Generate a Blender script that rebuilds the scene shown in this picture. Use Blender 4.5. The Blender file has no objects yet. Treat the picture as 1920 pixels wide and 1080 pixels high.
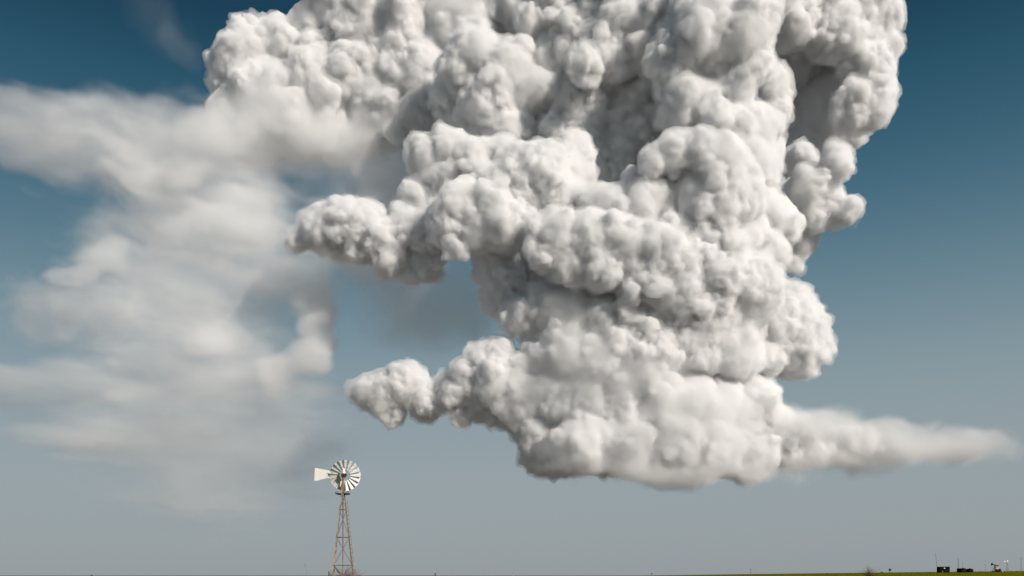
import bpy, bmesh, math, random
import numpy as np
import openvdb
from mathutils import Vector, Matrix

S = bpy.context.scene
COL = S.collection
R = math.radians
random.seed(5)

# ------------------------------------------------------------------ camera, sky, sun, exposure
F = 1663.0                     # focal length in photo pixels (1920 wide)
HOR = 1079.0                   # horizon row in the photo
EYE = 1.6
cam_d = bpy.data.cameras.new("camera")
cam = bpy.data.objects.new("camera", cam_d)
COL.objects.link(cam)
cam.location = (0, 0, EYE)
cam.rotation_euler = (R(90), 0, 0)
cam_d.sensor_width = 36.0
cam_d.lens = 36.0 * F / 1920.0
cam_d.shift_y = (HOR - 540.0) / 1920.0
cam_d.clip_start = 0.5
cam_d.clip_end = 120000.0
S.camera = cam

SUN_EL, SUN_AZ = 28.0, 134.0   # azimuth clockwise from the view direction (+Y): behind the camera, to the right
sd = Vector((math.sin(R(SUN_AZ)) * math.cos(R(SUN_EL)), math.cos(R(SUN_AZ)) * math.cos(R(SUN_EL)), math.sin(R(SUN_EL))))
W = bpy.data.worlds.new("World")
S.world = W
W.use_nodes = True
nt = W.node_tree
nt.nodes.clear()
out = nt.nodes.new("ShaderNodeOutputWorld")
bg = nt.nodes.new("ShaderNodeBackground")
sky = nt.nodes.new("ShaderNodeTexSky")
sky.sky_type = 'NISHITA'
sky.sun_disc = False
sky.sun_elevation = R(SUN_EL)
sky.sun_rotation = R(SUN_AZ)
sky.altitude = 900
sky.air_density = 1.0
sky.dust_density = 1.0
sky.ozone_density = 1.0
tint = nt.nodes.new("ShaderNodeMix")
tint.data_type = 'RGBA'
tint.blend_type = 'MULTIPLY'
tint.inputs["Factor"].default_value = 1.0
tint.inputs["B"].default_value = (0.05, 0.08, 0.11, 1)
nt.links.new(sky.outputs[0], tint.inputs["A"])
nt.links.new(tint.outputs["Result"], bg.inputs[0])
bg.inputs[1].default_value = 0.05
# pale prairie haze that thickens towards the horizon, all the way round
tcw = nt.nodes.new("ShaderNodeTexCoord")
sepw = nt.nodes.new("ShaderNodeSeparateXYZ")
hz = nt.nodes.new("ShaderNodeValToRGB")
bg2 = nt.nodes.new("ShaderNodeBackground")
addw = nt.nodes.new("ShaderNodeAddShader")
nt.links.new(tcw.outputs["Generated"], sepw.inputs[0])
nt.links.new(sepw.outputs["Z"], hz.inputs[0])
nt.links.new(hz.outputs[0], bg2.inputs[0])
nt.links.new(bg.outputs[0], addw.inputs[0])
nt.links.new(bg2.outputs[0], addw.inputs[1])
nt.links.new(addw.outputs[0], out.inputs[0])
stops = [(0.0, (0.2869, 0.3064, 0.3204)), (0.011, (0.2869, 0.3064, 0.3204)), (0.07, (0.3019, 0.3369, 0.347)), (0.128, (0.2921, 0.337, 0.3466)), (0.21, (0.2323, 0.3035, 0.3264)), (0.262, (0.176, 0.2576, 0.2958)), (0.335, (0.0913, 0.1807, 0.2309)), (0.403, (0.0419, 0.1163, 0.1713)), (0.465, (0.0203, 0.0791, 0.1209)), (0.494, (0.015, 0.0615, 0.1002)), (0.521, (0.0104, 0.0447, 0.077)), (0.7, (0.008, 0.032, 0.06)), (1.0, (0.006, 0.028, 0.05))]
hz.color_ramp.interpolation = 'B_SPLINE'
ce = hz.color_ramp.elements
while len(ce) < len(stops):
    ce.new(0.5)
for e, (z, c) in zip(ce, stops):
    e.position = z
    e.color = (*c, 1)

sl = bpy.data.lights.new("sun", 'SUN')
sl.energy = 4.7
sl.angle = R(0.5)
sl.color = (1.0, 0.925, 0.845)
so = bpy.data.objects.new("sun", sl)
COL.objects.link(so)
so.rotation_euler = sd.to_track_quat('Z', 'Y').to_euler()

S.view_settings.view_transform = 'Standard'
S.view_settings.look = 'None'
S.view_settings.exposure = 0.0
S.view_settings.gamma = 1.0
S.view_settings.use_curve_mapping = False
S.render.engine = 'CYCLES'
cy = S.cycles
cy.use_denoising = True
cy.max_bounces = 10
cy.diffuse_bounces = 5
cy.volume_bounces = 4
cy.transparent_max_bounces = 24


# ------------------------------------------------------------------ helpers
def tag(o, label=None, cat=None, group=None, kind=None):
    if label: o['label'] = label
    if cat: o['category'] = cat
    if group: o['group'] = group
    if kind: o['kind'] = kind
    return o


def empty(name, loc=(0, 0, 0), rz=0.0):
    o = bpy.data.objects.new(name, None)
    COL.objects.link(o)
    o.location = loc
    o.rotation_euler = (0, 0, rz)
    return o


def at(u, v, y):
    """World point that the photo shows at column u, row v, y metres ahead."""
    return Vector(((u - 960.0) / F * y, y, EYE + (HOR - v) / F * y))


def mat(name, color=(0.5, 0.5, 0.5), rough=0.8, metal=0.0, spec=0.3, scale=5.0, color2=None):
    m = bpy.data.materials.new(name)
    m.use_nodes = True
    n = m.node_tree.nodes
    b = n["Principled BSDF"]
    b.inputs["Base Color"].default_value = (*color, 1)
    b.inputs["Roughness"].default_value = rough
    b.inputs["Metallic"].default_value = metal
    b.inputs["Specular IOR Level"].default_value = spec
    if color2 is not None:
        tc = n.new("ShaderNodeTexCoord")
        nz = n.new("ShaderNodeTexNoise")
        nz.inputs["Scale"].default_value = scale
        nz.inputs["Detail"].default_value = 6
        rp = n.new("ShaderNodeValToRGB")
        rp.color_ramp.elements[0].position = 0.38
        rp.color_ramp.elements[1].position = 0.62
        rp.color_ramp.elements[0].color = (*color, 1)
        rp.color_ramp.elements[1].color = (*color2, 1)
        m.node_tree.links.new(tc.outputs["Object"], nz.inputs["Vector"])
        m.node_tree.links.new(nz.outputs["Fac"], rp.inputs["Fac"])
        m.node_tree.links.new(rp.outputs["Color"], b.inputs["Base Color"])
    return m


# ------------------------------------------------------------------ value noise on numpy points
_lat = {}


def vnoise(P, seed):
    if seed not in _lat:
        _lat[seed] = np.random.RandomState(seed).rand(64, 64, 64).astype(np.float32) * 2 - 1
    L = _lat[seed]
    I = np.floor(P).astype(np.int32)
    f = (P - I).astype(np.float32)
    f = f * f * f * (f * (f * 6 - 15) + 10)
    i0 = I & 63
    i1 = (I + 1) & 63
    x0, y0, z0 = i0.T
    x1, y1, z1 = i1.T
    fx, fy, fz = f.T
    a = L[x0, y0, z0] * (1 - fx) + L[x1, y0, z0] * fx
    b = L[x0, y1, z0] * (1 - fx) + L[x1, y1, z0] * fx
    c = L[x0, y0, z1] * (1 - fx) + L[x1, y0, z1] * fx
    d = L[x0, y1, z1] * (1 - fx) + L[x1, y1, z1] * fx
    return (a * (1 - fy) + b * fy) * (1 - fz) + (c * (1 - fy) + d * fy) * fz


def worley(P, seed):
    """squared distance to the nearest of one jittered point per cell"""
    if ('w', seed) not in _lat:
        _lat[('w', seed)] = np.random.RandomState(seed).rand(32, 32, 32, 3).astype(np.float32)
    L = _lat[('w', seed)]
    P = P.astype(np.float32)
    I = np.floor(P).astype(np.int32)
    f = P - I
    best = np.full(len(P), 9.0, np.float32)
    for dx in (-1, 0, 1):
        for dy in (-1, 0, 1):
            for dz in (-1, 0, 1):
                J = I + np.array((dx, dy, dz), np.int32)
                d = L[J[:, 0] & 31, J[:, 1] & 31, J[:, 2] & 31] + np.array((dx, dy, dz), np.float32) - f
                np.minimum(best, (d * d).sum(1), out=best)
    return np.clip(best, 0, 1)


# ------------------------------------------------------------------ the storm cloud
# Lobes are given as (column, row, radius, depth) in units of one photo pixel at the cloud's distance
# (7.2 m); the cloud stands about 12 km away and is 8 km tall.
UNIT = 7.2
VOX = 2.0


def lobe(u, v, r, w):
    k = 1.0 + w / F
    return np.array(((u - 960.0) * k, F * k, (HOR - v) * k)), r * k


def skin_object(name, P, tris, quads, material, parent):
    me = bpy.data.meshes.new(name)
    me.vertices.add(len(P))
    me.vertices.foreach_set("co", (P * UNIT).astype(np.float32).ravel())
    me.loops.add(tris.size + quads.size)
    me.loops.foreach_set("vertex_index", np.concatenate([tris[:, ::-1].ravel(), quads[:, ::-1].ravel()]).astype(np.int32))
    nt_, nq_ = len(tris), len(quads)
    me.polygons.add(nt_ + nq_)
    me.polygons.foreach_set("loop_start", np.concatenate([np.arange(nt_) * 3, nt_ * 3 + np.arange(nq_) * 4]).astype(np.int32))
    me.polygons.foreach_set("use_smooth", np.ones(nt_ + nq_, bool))
    me.update(calc_edges=True)
    me.materials.append(material)
    o = bpy.data.objects.new(name, me)
    COL.objects.link(o)
    o.parent = parent
    o.location = -parent.location
    print("CLOUD", name, len(quads), len(tris))
    return o


def build_cloud_mesh(name, lobes, material, parent, seed=1, detail=1.0, dens=1.0, wob=1.0, floor=None, lv2=True, fine=1.0, vapour=None):
    rs = np.random.RandomState(seed)
    sph = []
    for (u, v, r, w) in lobes:
        c, rr = lobe(u, v, r, w)
        sph.append((c, rr))
    for (c, r) in list(sph):
        n1 = int((12 + r * 0.5) * dens * rs.choice([0.7, 1.0, 1.4]))
        for i in range(n1):
            d = rs.normal(size=3)
            d /= np.linalg.norm(d)
            if d[1] > 0.45 or (d[2] < -0.5 and rs.rand() < 0.75):
                continue
            r1 = r * (0.13 + 0.33 * rs.rand() ** 1.8) * detail
            c1 = c + d * (r - r1 * rs.uniform(0.35, 0.75))
            sph.append((c1, r1))
            if lv2 and r1 > 6:
                for j in range(int(np.clip(5 + r1 * 0.55, 6, 16))):
                    e = rs.normal(size=3) + d * 1.1
                    e /= np.linalg.norm(e)
                    if e[1] > 0.4:
                        continue
                    r2 = r1 * rs.uniform(0.2, 0.45)
                    if r2 < 2.2:
                        continue
                    sph.append((c1 + e * (r1 - r2 * rs.uniform(0.2, 0.6)), r2))
    C = np.array([s[0] for s in sph])
    RR = np.array([s[1] for s in sph])
    lo = (C - RR[:, None]).min(0) - 4 * VOX
    hi = (C + RR[:, None]).max(0) + 4 * VOX
    dims = np.ceil((hi - lo) / VOX).astype(int) + 1
    g = np.full(dims, 12.0, np.float32)
    ax = [np.arange(n, dtype=np.float32) for n in dims]
    for c, r in zip(C, RR):
        cv = (c - lo) / VOX
        rv = r / VOX
        a = np.maximum(np.floor(cv - rv - 3).astype(int), 0)
        b = np.minimum(np.ceil(cv + rv + 3).astype(int) + 1, dims)
        X = ax[0][a[0]:b[0], None, None] - cv[0]
        Y = ax[1][None, a[1]:b[1], None] - cv[1]
        Z = ax[2][None, None, a[2]:b[2]] - cv[2]
        d = np.sqrt(X * X + Y * Y + Z * Z) - rv
        sub = g[a[0]:b[0], a[1]:b[1], a[2]:b[2]]
        np.minimum(sub, d, out=sub)
    np.clip(g, -12, 12, out=g)
    if floor is not None:
        zf = (HOR - floor)
        zz = (zf - (lo[2] + ax[2] * VOX)) / VOX
        np.maximum(g, zz[None, None, :], out=g)
    # one light smoothing pass so that the spheres melt into each other
    for axis in range(3):
        s = np.copy(g)
        sl_ = [slice(None)] * 3
        sr_ = [slice(None)] * 3
        sm_ = [slice(None)] * 3
        sl_[axis] = slice(0, -2); sr_[axis] = slice(2, None); sm_[axis] = slice(1, -1)
        s[tuple(sm_)] = 0.25 * g[tuple(sl_)] + 0.5 * g[tuple(sm_)] + 0.25 * g[tuple(sr_)]
        g = s
    grid = openvdb.FloatGrid(12.0)
    grid.copyFromArray(g)
    del g
    pts, tris, quads = grid.convertToPolygons(isovalue=0.0, adaptivity=0.0)
    P = pts.astype(np.float64) * VOX + lo
    quads = quads.astype(np.int64)
    # bend the surface with turbulence: large swirls first, then puffs
    for sc, am, sdn in ((75, 9, 11), (28, 3.6, 21)):
        D = np.stack([vnoise(P / sc + 7.3, sdn + i) for i in range(3)], 1)
        P = P + D * am * wob
    # billows along the normal
    if fine > 0:
        A, B_, C_, D_ = (P[quads[:, i]] for i in range(4))
        fn = np.cross(C_ - A, D_ - B_)
        N = np.zeros_like(P)
        for i in range(4):
            for k in range(3):
                N[:, k] += np.bincount(quads[:, i], fn[:, k], len(P))
        N /= np.linalg.norm(N, axis=1)[:, None] + 1e-9
        h = np.zeros(len(P))
        front = np.clip((0.35 - N[:, 1]) * 4, 0, 1)
        front *= 0.35 + 1.0 * np.clip(0.5 + 1.5 * vnoise(P / 95 + 0.5, 51), 0, 1)
        Q = P + np.stack([vnoise(P / 13 + 2.2, 55 + i) for i in range(3)], 1) * 4.0
        for sc, am, sdn in ((31, 5.0, 41), (15, 4.6, 42), (7.5, 3.3, 43)):
            h += am * (0.75 - 2.0 * worley(Q / sc, sdn))
        for sc, am, sdn in ((19, 3.4, 44), (9, 2.2, 45)):
            h += am * (2.4 * np.abs(vnoise(Q / sc, sdn)) - 0.6)
        P = P + N * (h * front)[:, None] * fine
    # a second pass through a level set leaves one clean closed skin
    gv = openvdb.FloatGrid.createLevelSetFromPolygons(((P - lo) / VOX).astype(np.float32), triangles=np.zeros((0, 3), np.uint32), quads=quads.astype(np.uint32), halfWidth=5.0)
    pts, tris, quads = gv.convertToPolygons(isovalue=0.0, adaptivity=0.08)
    o = skin_object(name, pts.astype(np.float64) * VOX + lo, tris, quads, material, parent)
    if vapour is not None:
        pts, tris, quads = gv.convertToPolygons(isovalue=2.2, adaptivity=0.5)
        P = pts.astype(np.float64) * VOX + lo
        D = np.stack([vnoise(P / 30 + 9.1, 35 + i) + 0.6 * vnoise(P / 11 + 2.1, 38 + i) for i in range(3)], 1)
        skin_object("cloud_vapour", P + D * 5.5, tris, quads, vapour, parent)
    return o


SKIN = 0.03


def cloud_mat(name, density, skin):
    m = bpy.data.materials.new(name)
    m.use_nodes = True
    n = m.node_tree.nodes
    ln = m.node_tree.links
    n.clear()
    o = n.new("ShaderNodeOutputMaterial")
    v = n.new("ShaderNodeVolumeScatter")
    v.inputs["Color"].default_value = (0.998, 0.997, 0.995, 1)
    v.inputs["Density"].default_value = density
    v.inputs["Anisotropy"].default_value = 0.0
    ln.new(v.outputs[0], o.inputs[1])
    cy.volume_bounces = 12
    cy.max_bounces = 24
    cy.transparent_max_bounces = 96
    if not skin:
        return m
    # the skin: droplets at the very edge already scatter a part of the light
    tr, df, mx = n.new("ShaderNodeBsdfTransparent"), n.new("ShaderNodeBsdfDiffuse"), n.new("ShaderNodeMixShader")
    df.inputs[0].default_value = (0.9, 0.9, 0.9, 1)
    mx.inputs[0].default_value = skin
    ln.new(tr.outputs[0], mx.inputs[1])
    ln.new(df.outputs[0], mx.inputs[2])
    ln.new(mx.outputs[0], o.inputs[0])
    return m


L_back = [(470,112,62,250),(540,100,58,250),(430,115,30,250),(520,78,36,250),(600,62,55,250),(680,60,90,260),
  (760,80,95,260),(860,60,90,240),(620,180,95,280),(720,180,95,280),(520,190,80,270),(418,160,24,250),(430,215,40,250),
  (480,260,45,260),(560,245,50,270),(640,250,50,270),(700,250,45,270),(790,150,70,230),(800,215,58,220),(740,250,18,200),(735,150,25,200),
  (580,140,45,215),(560,200,40,210),(650,20,60,240),(900,0,70,240),(980,20,60,200)]
L_A = [(905,120,60,90),(872,142,46,90),(950,140,58,80),(925,200,60,100),(838,128,20,100),(990,180,50,90),(880,215,30,110),(965,250,36,80),(860,180,40,120),(915,235,30,90)]
L_B = [(1040,30,48,60),(1000,40,30,50),(1060,100,45,60),(1030,120,40,70),(1090,60,40,30),(1020,180,40,80),(1120,40,45,30),
  (1180,40,55,10),(1240,30,50,-10),(1290,20,55,-30),(1150,100,50,20),(1210,90,50,10),(1095,130,27,-20),(1050,-20,60,60),(1160,-20,60,20),(1260,-30,60,0)]
L_C = [(1215,145,38,-10),(1190,190,40,-10),(1240,195,30,-15),(1120,195,45,10),(1060,200,45,10),(1020,205,32,20),(1100,250,65,20),
  (1180,260,65,20),(1050,260,55,30),(1000,235,25,30),(1120,330,50,10),(1080,340,45,20),(1150,310,40,0),(1020,290,40,20),(975,290,34,30),(1230,240,50,20)]
L_R = [(1290,120,60,0),(1330,60,62,-40),(1385,75,55,-50),(1300,200,60,0),(1340,180,45,-20),(1375,165,45,-30),(1405,125,40,-40),(1410,65,38,-40),
  (1360,245,55,-20),(1420,240,42,-10),(1450,238,25,0),(1270,292,42,-50),(1225,304,28,-55),(1310,288,36,-60),(1350,330,60,-40),(1380,370,50,-40),
  (1330,380,60,-30),(1400,310,40,-20),(1420,320,40,20),(1445,285,30,30),(1435,380,32,40),(1445,412,50,40),(1465,430,30,50),(1430,470,45,30),
  (1350,-10,60,-20),(1430,-10,55,0),(1440,160,35,40),(1450,200,35,50),(1390,440,50,0),(1340,450,50,-20)]
L_D = [(1530,200,95,200),(1520,310,80,200),(1560,100,90,190),(1490,420,60,170),(1470,120,60,150),(1640,40,45,110),(1600,30,65,110),(1650,90,33,110),
  (1530,20,60,90),(1470,30,60,70),(1622,130,44,110),(1636,172,38,110),(1638,205,34,110),(1600,200,42,110),(1560,60,50,90),(1610,-30,70,120),(1500,-30,70,100)]
L_P = [(1567,303,30,10),(1556,312,22,15),(1516,355,40,40),(1545,385,26,50),(1590,404,22,40),(1568,408,22,50),(1530,412,32,60),(1505,455,28,90),(1486,490,20,100)]
L_E = [(845,288,40,20),(805,300,38,20),(880,312,45,20),(940,292,30,10),(782,287,24,20),(830,350,50,30),(900,350,50,20),(960,310,30,10)]
L_F = [(556,456,20,40),(592,442,34,40),(605,403,16,30),(650,420,42,30),(690,418,42,30),(722,450,44,30),(675,462,30,30),(740,482,30,30),
  (770,420,40,30),(785,375,38,30),(800,440,45,20),(795,500,26,30),(770,520,14,30),(725,505,16,30),(630,455,26,40),(830,410,40,20)]
L_G = [(870,390,45,-40),(850,430,36,-40),(930,390,45,-50),(960,350,40,-40),(900,440,45,-40),(940,430,50,-50),(860,468,26,-40),(920,345,30,-30),(975,385,40,-40),
  (1010,330,55,-20),(1060,320,45,-20),(1080,282,33,-25),(1040,370,50,-30),(1200,388,60,-70),(1140,392,46,-70),(1250,380,50,-75),(1290,420,52,-80),
  (1260,440,50,-80),(1308,432,35,-75),(1110,382,33,-60)]
L_J = [(1025,442,36,-130),(1018,482,30,-130),(1060,450,45,-135),(1110,455,52,-140),(1150,455,48,-140),(1180,470,50,-145),(1220,465,48,-145),(1250,490,52,-145),
  (1290,505,48,-140),(1330,505,48,-135),(1360,525,52,-130),(1400,535,52,-120),(1425,555,42,-110),(1130,500,46,-140),(1070,492,40,-130),(1200,520,58,-130),
  (1280,550,58,-120),(1340,570,58,-110)]
L_K = [(930,500,35,0),(925,475,30,0),(940,540,38,0),(896,524,10,0),(930,560,26,0),(972,582,38,-10),(1010,585,42,-10),(1075,605,45,-30),(1120,585,40,-30),(1150,605,55,-40),
  (1220,600,50,-50),(1270,595,40,-60),(1310,620,45,-60),(1200,565,40,-40),(1070,660,55,-30),(1020,665,40,-20),(1130,670,60,-40),(1200,670,60,-50),(1250,650,50,-60),
  (1310,660,50,-50),(1370,660,60,-40),(1390,610,50,-20),(1010,630,30,0),(1035,545,62,130),(985,520,40,110),(1090,560,50,110)]
L_L = [(1480,592,48,20),(1508,612,40,20),(1515,650,36,20),(1490,650,45,10),(1450,622,50,0),(1430,655,50,0),(1498,684,24,20),(1468,688,24,20),(1534,662,20,20)]
L_N = [(930,660,28,0),(905,682,34,0),(880,712,38,0),(930,720,50,0),(980,705,45,0),(850,742,34,10),(838,722,22,10),(790,732,26,20),(812,748,26,18),(825,730,24,14),(762,722,36,20),(722,742,38,30),
  (692,742,26,30),(668,742,13,30),(740,772,24,30),(800,760,30,20),(870,780,24,10),(910,760,38,10),(960,770,48,0),(1010,745,55,-10),(1010,805,48,0),(1022,850,40,0)]
L_O = [(1060,760,60,-10),(1110,760,60,-30),(1170,750,60,-40),(1230,760,60,-50),(1290,755,55,-40),(1340,765,55,-30),(1385,778,48,-20),(1425,805,45,0),(1100,835,65,-40),
  (1180,835,65,-50),(1260,835,65,-50),(1340,842,58,-40),(1420,850,45,-20),(1470,835,38,0),(1520,838,32,0),(1400,765,50,-10),(1450,805,44,0),(1490,820,38,0),(1535,828,34,10),(1580,834,30,10),(1625,834,26,15),(1060,845,55,-20),(1340,720,45,-10),(1390,730,30,0)]


# ------------------------------------------------------------------ soft clouds: a density grid made into a volume
def volume_tree():
    g = bpy.data.node_groups.new("density_to_volume", 'GeometryNodeTree')
    g.interface.new_socket("Geometry", in_out='INPUT', socket_type='NodeSocketGeometry')
    g.interface.new_socket("Points", in_out='INPUT', socket_type='NodeSocketObject')
    for nm, ty in (("Lo", 'NodeSocketVector'), ("Hi", 'NodeSocketVector'), ("NX", 'NodeSocketInt'), ("NY", 'NodeSocketInt'), ("NZ", 'NodeSocketInt'), ("Material", 'NodeSocketMaterial')):
        g.interface.new_socket(nm, in_out='INPUT', socket_type=ty)
    g.interface.new_socket("Geometry", in_out='OUTPUT', socket_type='NodeSocketGeometry')
    n, l = g.nodes, g.links
    gi, go = n.new("NodeGroupInput"), n.new("NodeGroupOutput")
    pos = n.new("GeometryNodeInputPosition")
    mr = n.new("ShaderNodeMapRange")
    mr.data_type = 'FLOAT_VECTOR'
    l.new(pos.outputs[0], mr.inputs["Vector"])
    l.new(gi.outputs["Lo"], mr.inputs[7])
    l.new(gi.outputs["Hi"], mr.inputs[8])
    sp = n.new("ShaderNodeSeparateXYZ")
    l.new(mr.outputs["Vector"], sp.inputs[0])
    idx = []
    for k, nm in enumerate(("NX", "NY", "NZ")):
        m1 = n.new("ShaderNodeMath"); m1.operation = 'SUBTRACT'; m1.inputs[1].default_value = 1
        l.new(gi.outputs[nm], m1.inputs[0])
        m2 = n.new("ShaderNodeMath"); m2.operation = 'MULTIPLY'
        l.new(sp.outputs[k], m2.inputs[0]); l.new(m1.outputs[0], m2.inputs[1])
        fi = n.new("FunctionNodeFloatToInt"); fi.rounding_mode = 'ROUND'
        l.new(m2.outputs[0], fi.inputs[0])
        idx.append(fi.outputs[0])
    def im(op, a, b):
        m = n.new("FunctionNodeIntegerMath"); m.operation = op
        l.new(a, m.inputs[0]); l.new(b, m.inputs[1])
        return m.outputs[0]
    i = im('ADD', im('MULTIPLY', im('ADD', im('MULTIPLY', idx[0], gi.outputs["NY"]), idx[1]), gi.outputs["NZ"]), idx[2])
    na = n.new("GeometryNodeInputNamedAttribute"); na.data_type = 'FLOAT'; na.inputs[0].default_value = "density"
    si = n.new("GeometryNodeSampleIndex"); si.data_type = 'FLOAT'; si.domain = 'POINT'; si.clamp = True
    oi = n.new("GeometryNodeObjectInfo")
    l.new(gi.outputs["Points"], oi.inputs["Object"])
    l.new(oi.outputs["Geometry"], si.inputs["Geometry"])
    l.new(na.outputs["Attribute"], si.inputs["Value"])
    l.new(i, si.inputs["Index"])
    vc = n.new("GeometryNodeVolumeCube")
    l.new(si.outputs[0], vc.inputs["Density"])
    l.new(gi.outputs["Lo"], vc.inputs["Min"]); l.new(gi.outputs["Hi"], vc.inputs["Max"])
    for nm, k in (("NX", "Resolution X"), ("NY", "Resolution Y"), ("NZ", "Resolution Z")):
        l.new(gi.outputs[nm], vc.inputs[k])
    sm = n.new("GeometryNodeSetMaterial")
    l.new(vc.outputs[0], sm.inputs["Geometry"]); l.new(gi.outputs["Material"], sm.inputs["Material"])
    l.new(sm.outputs[0], go.inputs[0])
    return g


VT = volume_tree()


def soft_mat(name, color=(1, 1, 1), g=0.0):
    m = bpy.data.materials.new(name)
    m.use_nodes = True
    n, ln = m.node_tree.nodes, m.node_tree.links
    n.clear()
    o = n.new("ShaderNodeOutputMaterial")
    v = n.new("ShaderNodeVolumeScatter")
    a = n.new("ShaderNodeAttribute")
    a.attribute_name = "density"
    v.inputs["Color"].default_value = (*color, 1)
    v.inputs["Anisotropy"].default_value = g
    km = n.new("ShaderNodeMath")
    km.operation = 'MULTIPLY'
    km.inputs[1].default_value = 0.001
    ln.new(a.outputs["Fac"], km.inputs[0])
    ln.new(km.outputs[0], v.inputs["Density"])
    ln.new(v.outputs[0], o.inputs["Volume"])
    return m


def soft_cloud(name, blobs, vox, material, parent=None, seed=0, rough=0.55, scale=60.0, stretch=(1, 1, 1), warp=18.0, fibre=0.0, ftilt=-12):
    """blobs: (column, row, half width, half height, tilt in degrees, depth, half depth, optical depth through the middle)"""
    B = []
    for (u, v, ru, rv, rot, w, rw, tau) in blobs:
        k = 1 + w / F
        B.append((np.array(((u - 960.0) * k, F * k, (HOR - v) * k)), ru * k, rv * k, R(rot), rw * k, tau))
    ext = [max(b[1], b[2]) * 1.15 + warp for b in B]
    lo = np.array([min(b[0][0] - e for b, e in zip(B, ext)), min(b[0][1] - b[4] - warp for b in B), min(b[0][2] - e for b, e in zip(B, ext))])
    hi = np.array([max(b[0][0] + e for b, e in zip(B, ext)), max(b[0][1] + b[4] + warp for b in B), max(b[0][2] + e for b, e in zip(B, ext))])
    nn = np.ceil((hi - lo) / vox).astype(int) + 1
    hi = lo + (nn - 1) * vox
    G = np.stack(np.meshgrid(*[lo[i] + np.arange(nn[i]) * vox for i in range(3)], indexing='ij'), -1).reshape(-1, 3)
    st = np.array(stretch, float)
    D = np.stack([vnoise(G / (70 * st) + 3.1, 61 + seed + i) + 0.5 * vnoise(G / (28 * st) + 1.7, 71 + seed + i) for i in range(3)], 1) * warp
    Q = G + D
    fb = np.zeros(len(G), np.float32)
    amp, sc = 0.5, scale
    for i in range(5):
        if sc < vox * 1.3:
            break
        fb += amp * (1 - np.abs(vnoise(Q / (sc * st) + i * 5.3, 81 + seed + i)) * 2.4 if i > 1 else vnoise(Q / (sc * st), 81 + seed + i))
        amp *= 0.55
        sc *= 0.47
    fb = np.clip(0.5 + fb * 0.75, 0, 1.4)
    den = np.zeros(len(G), np.float32)
    streak = 0.0
    if fibre > 0:
        ca, sa = math.cos(R(ftilt)), math.sin(R(ftilt))
        X, Z = Q[:, 0] * ca + Q[:, 2] * sa, -Q[:, 0] * sa + Q[:, 2] * ca
        for sc, am in ((1.0, 0.6), (0.45, 0.4)):
            streak = streak + am * vnoise(np.stack([X / (150 * sc), Q[:, 1] / (80 * sc), Z / (24 * sc)], 1), 91 + seed)
    for (c, ru, rv, rot, rw, tau) in B:
        d = Q - c
        ca, sa = math.cos(rot), math.sin(rot)
        x = (d[:, 0] * ca + d[:, 2] * sa) / ru
        z = (-d[:, 0] * sa + d[:, 2] * ca) / rv
        y = d[:, 1] / rw
        e = 1 - (x * x + y * y + z * z)
        e = np.clip(1.5 * e - rough * (1.0 - fb) + fibre * (streak - 0.1), 0, 1)
        e = e * e * (3 - 2 * e)
        den += (tau / (1.1 * rw * UNIT)) * e * (0.55 + 0.65 * fb)
    me = bpy.data.meshes.new(name)
    me.vertices.add(len(G))
    at_ = me.attributes.new("density", 'FLOAT', 'POINT')
    at_.data.foreach_set("value", (den * 1000).astype(np.float32))      # per km
    src = bpy.data.objects.new(name + "_density", me)      # only data: never linked to the scene
    vd = bpy.data.volumes.new(name)
    vd.materials.append(material)
    o = bpy.data.objects.new(name, vd)
    COL.objects.link(o)
    md = o.modifiers.new("volume", 'NODES')
    md.node_group = VT
    ids = {it.name: it.identifier for it in VT.interface.items_tree if it.in_out == 'INPUT'}
    md[ids["Points"]] = src
    md[ids["Lo"]] = tuple(float(x) for x in lo * UNIT)
    md[ids["Hi"]] = tuple(float(x) for x in hi * UNIT)
    for k, nm in enumerate(("NX", "NY", "NZ")):
        md[ids[nm]] = int(nn[k])
    md[ids["Material"]] = material
    if parent is not None:
        o.parent = parent
        o.location = -parent.location
    print("SOFT", name, nn, float(den.max()))
    return o


def shift(L, dw):
    return [(u, v, r, w + dw) for (u, v, r, w) in L]


CM = cloud_mat("cloud_white", 1 / (5.5 * UNIT), SKIN)
VAP = cloud_mat("cloud_vapour", 1 / (27 * UNIT), 0)
SM = soft_mat("soft_cloud_white", g=0.1)
VM = soft_mat("veil_white", g=0.15)
storm = empty("storm_cloud", (0, F * UNIT, 0))
tag(storm, "huge white and grey cauliflower thunderhead towering over the plain", "cloud")
def part(name, lobes, **kw):
    return build_cloud_mesh(name, lobes, CM, storm, vapour=VAP, **kw)
DREC = [(1560,95,80,230),(1470,115,60,190),(1500,60,70,200)]
part("cloud_shoulder", L_back, seed=1, detail=0.85, dens=0.7, fine=0.6)
part("cloud_tower", shift(L_A, -30) + shift(L_B, -20) + shift(L_C, 50) + shift(L_R, -70), seed=2)
part("side_tower", shift(DREC, 30), seed=3, dens=0.7, fine=0.5)
part("side_tower", L_D[5:], seed=3, fine=0.8)
part("cloud_arm", L_E + L_F, seed=4)
part("cloud_tower", L_G + shift(L_J, 40), seed=5)
part("cloud_tower", L_K, seed=6)
part("side_lobe", L_L, seed=7)
part("cloud_arm", L_N, seed=8, fine=0.8)
part("cloud_base", L_O, seed=9, floor=893, dens=0.6, fine=0.5)
part("side_tower", L_P, seed=13, dens=0.7, fine=0.7)
part("side_tower", [(1490,310,34,150),(1475,385,34,120),(1545,215,72,265),(1520,310,60,260),(1580,240,40,250)], seed=14, dens=0.8, fine=0.8)
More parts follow.
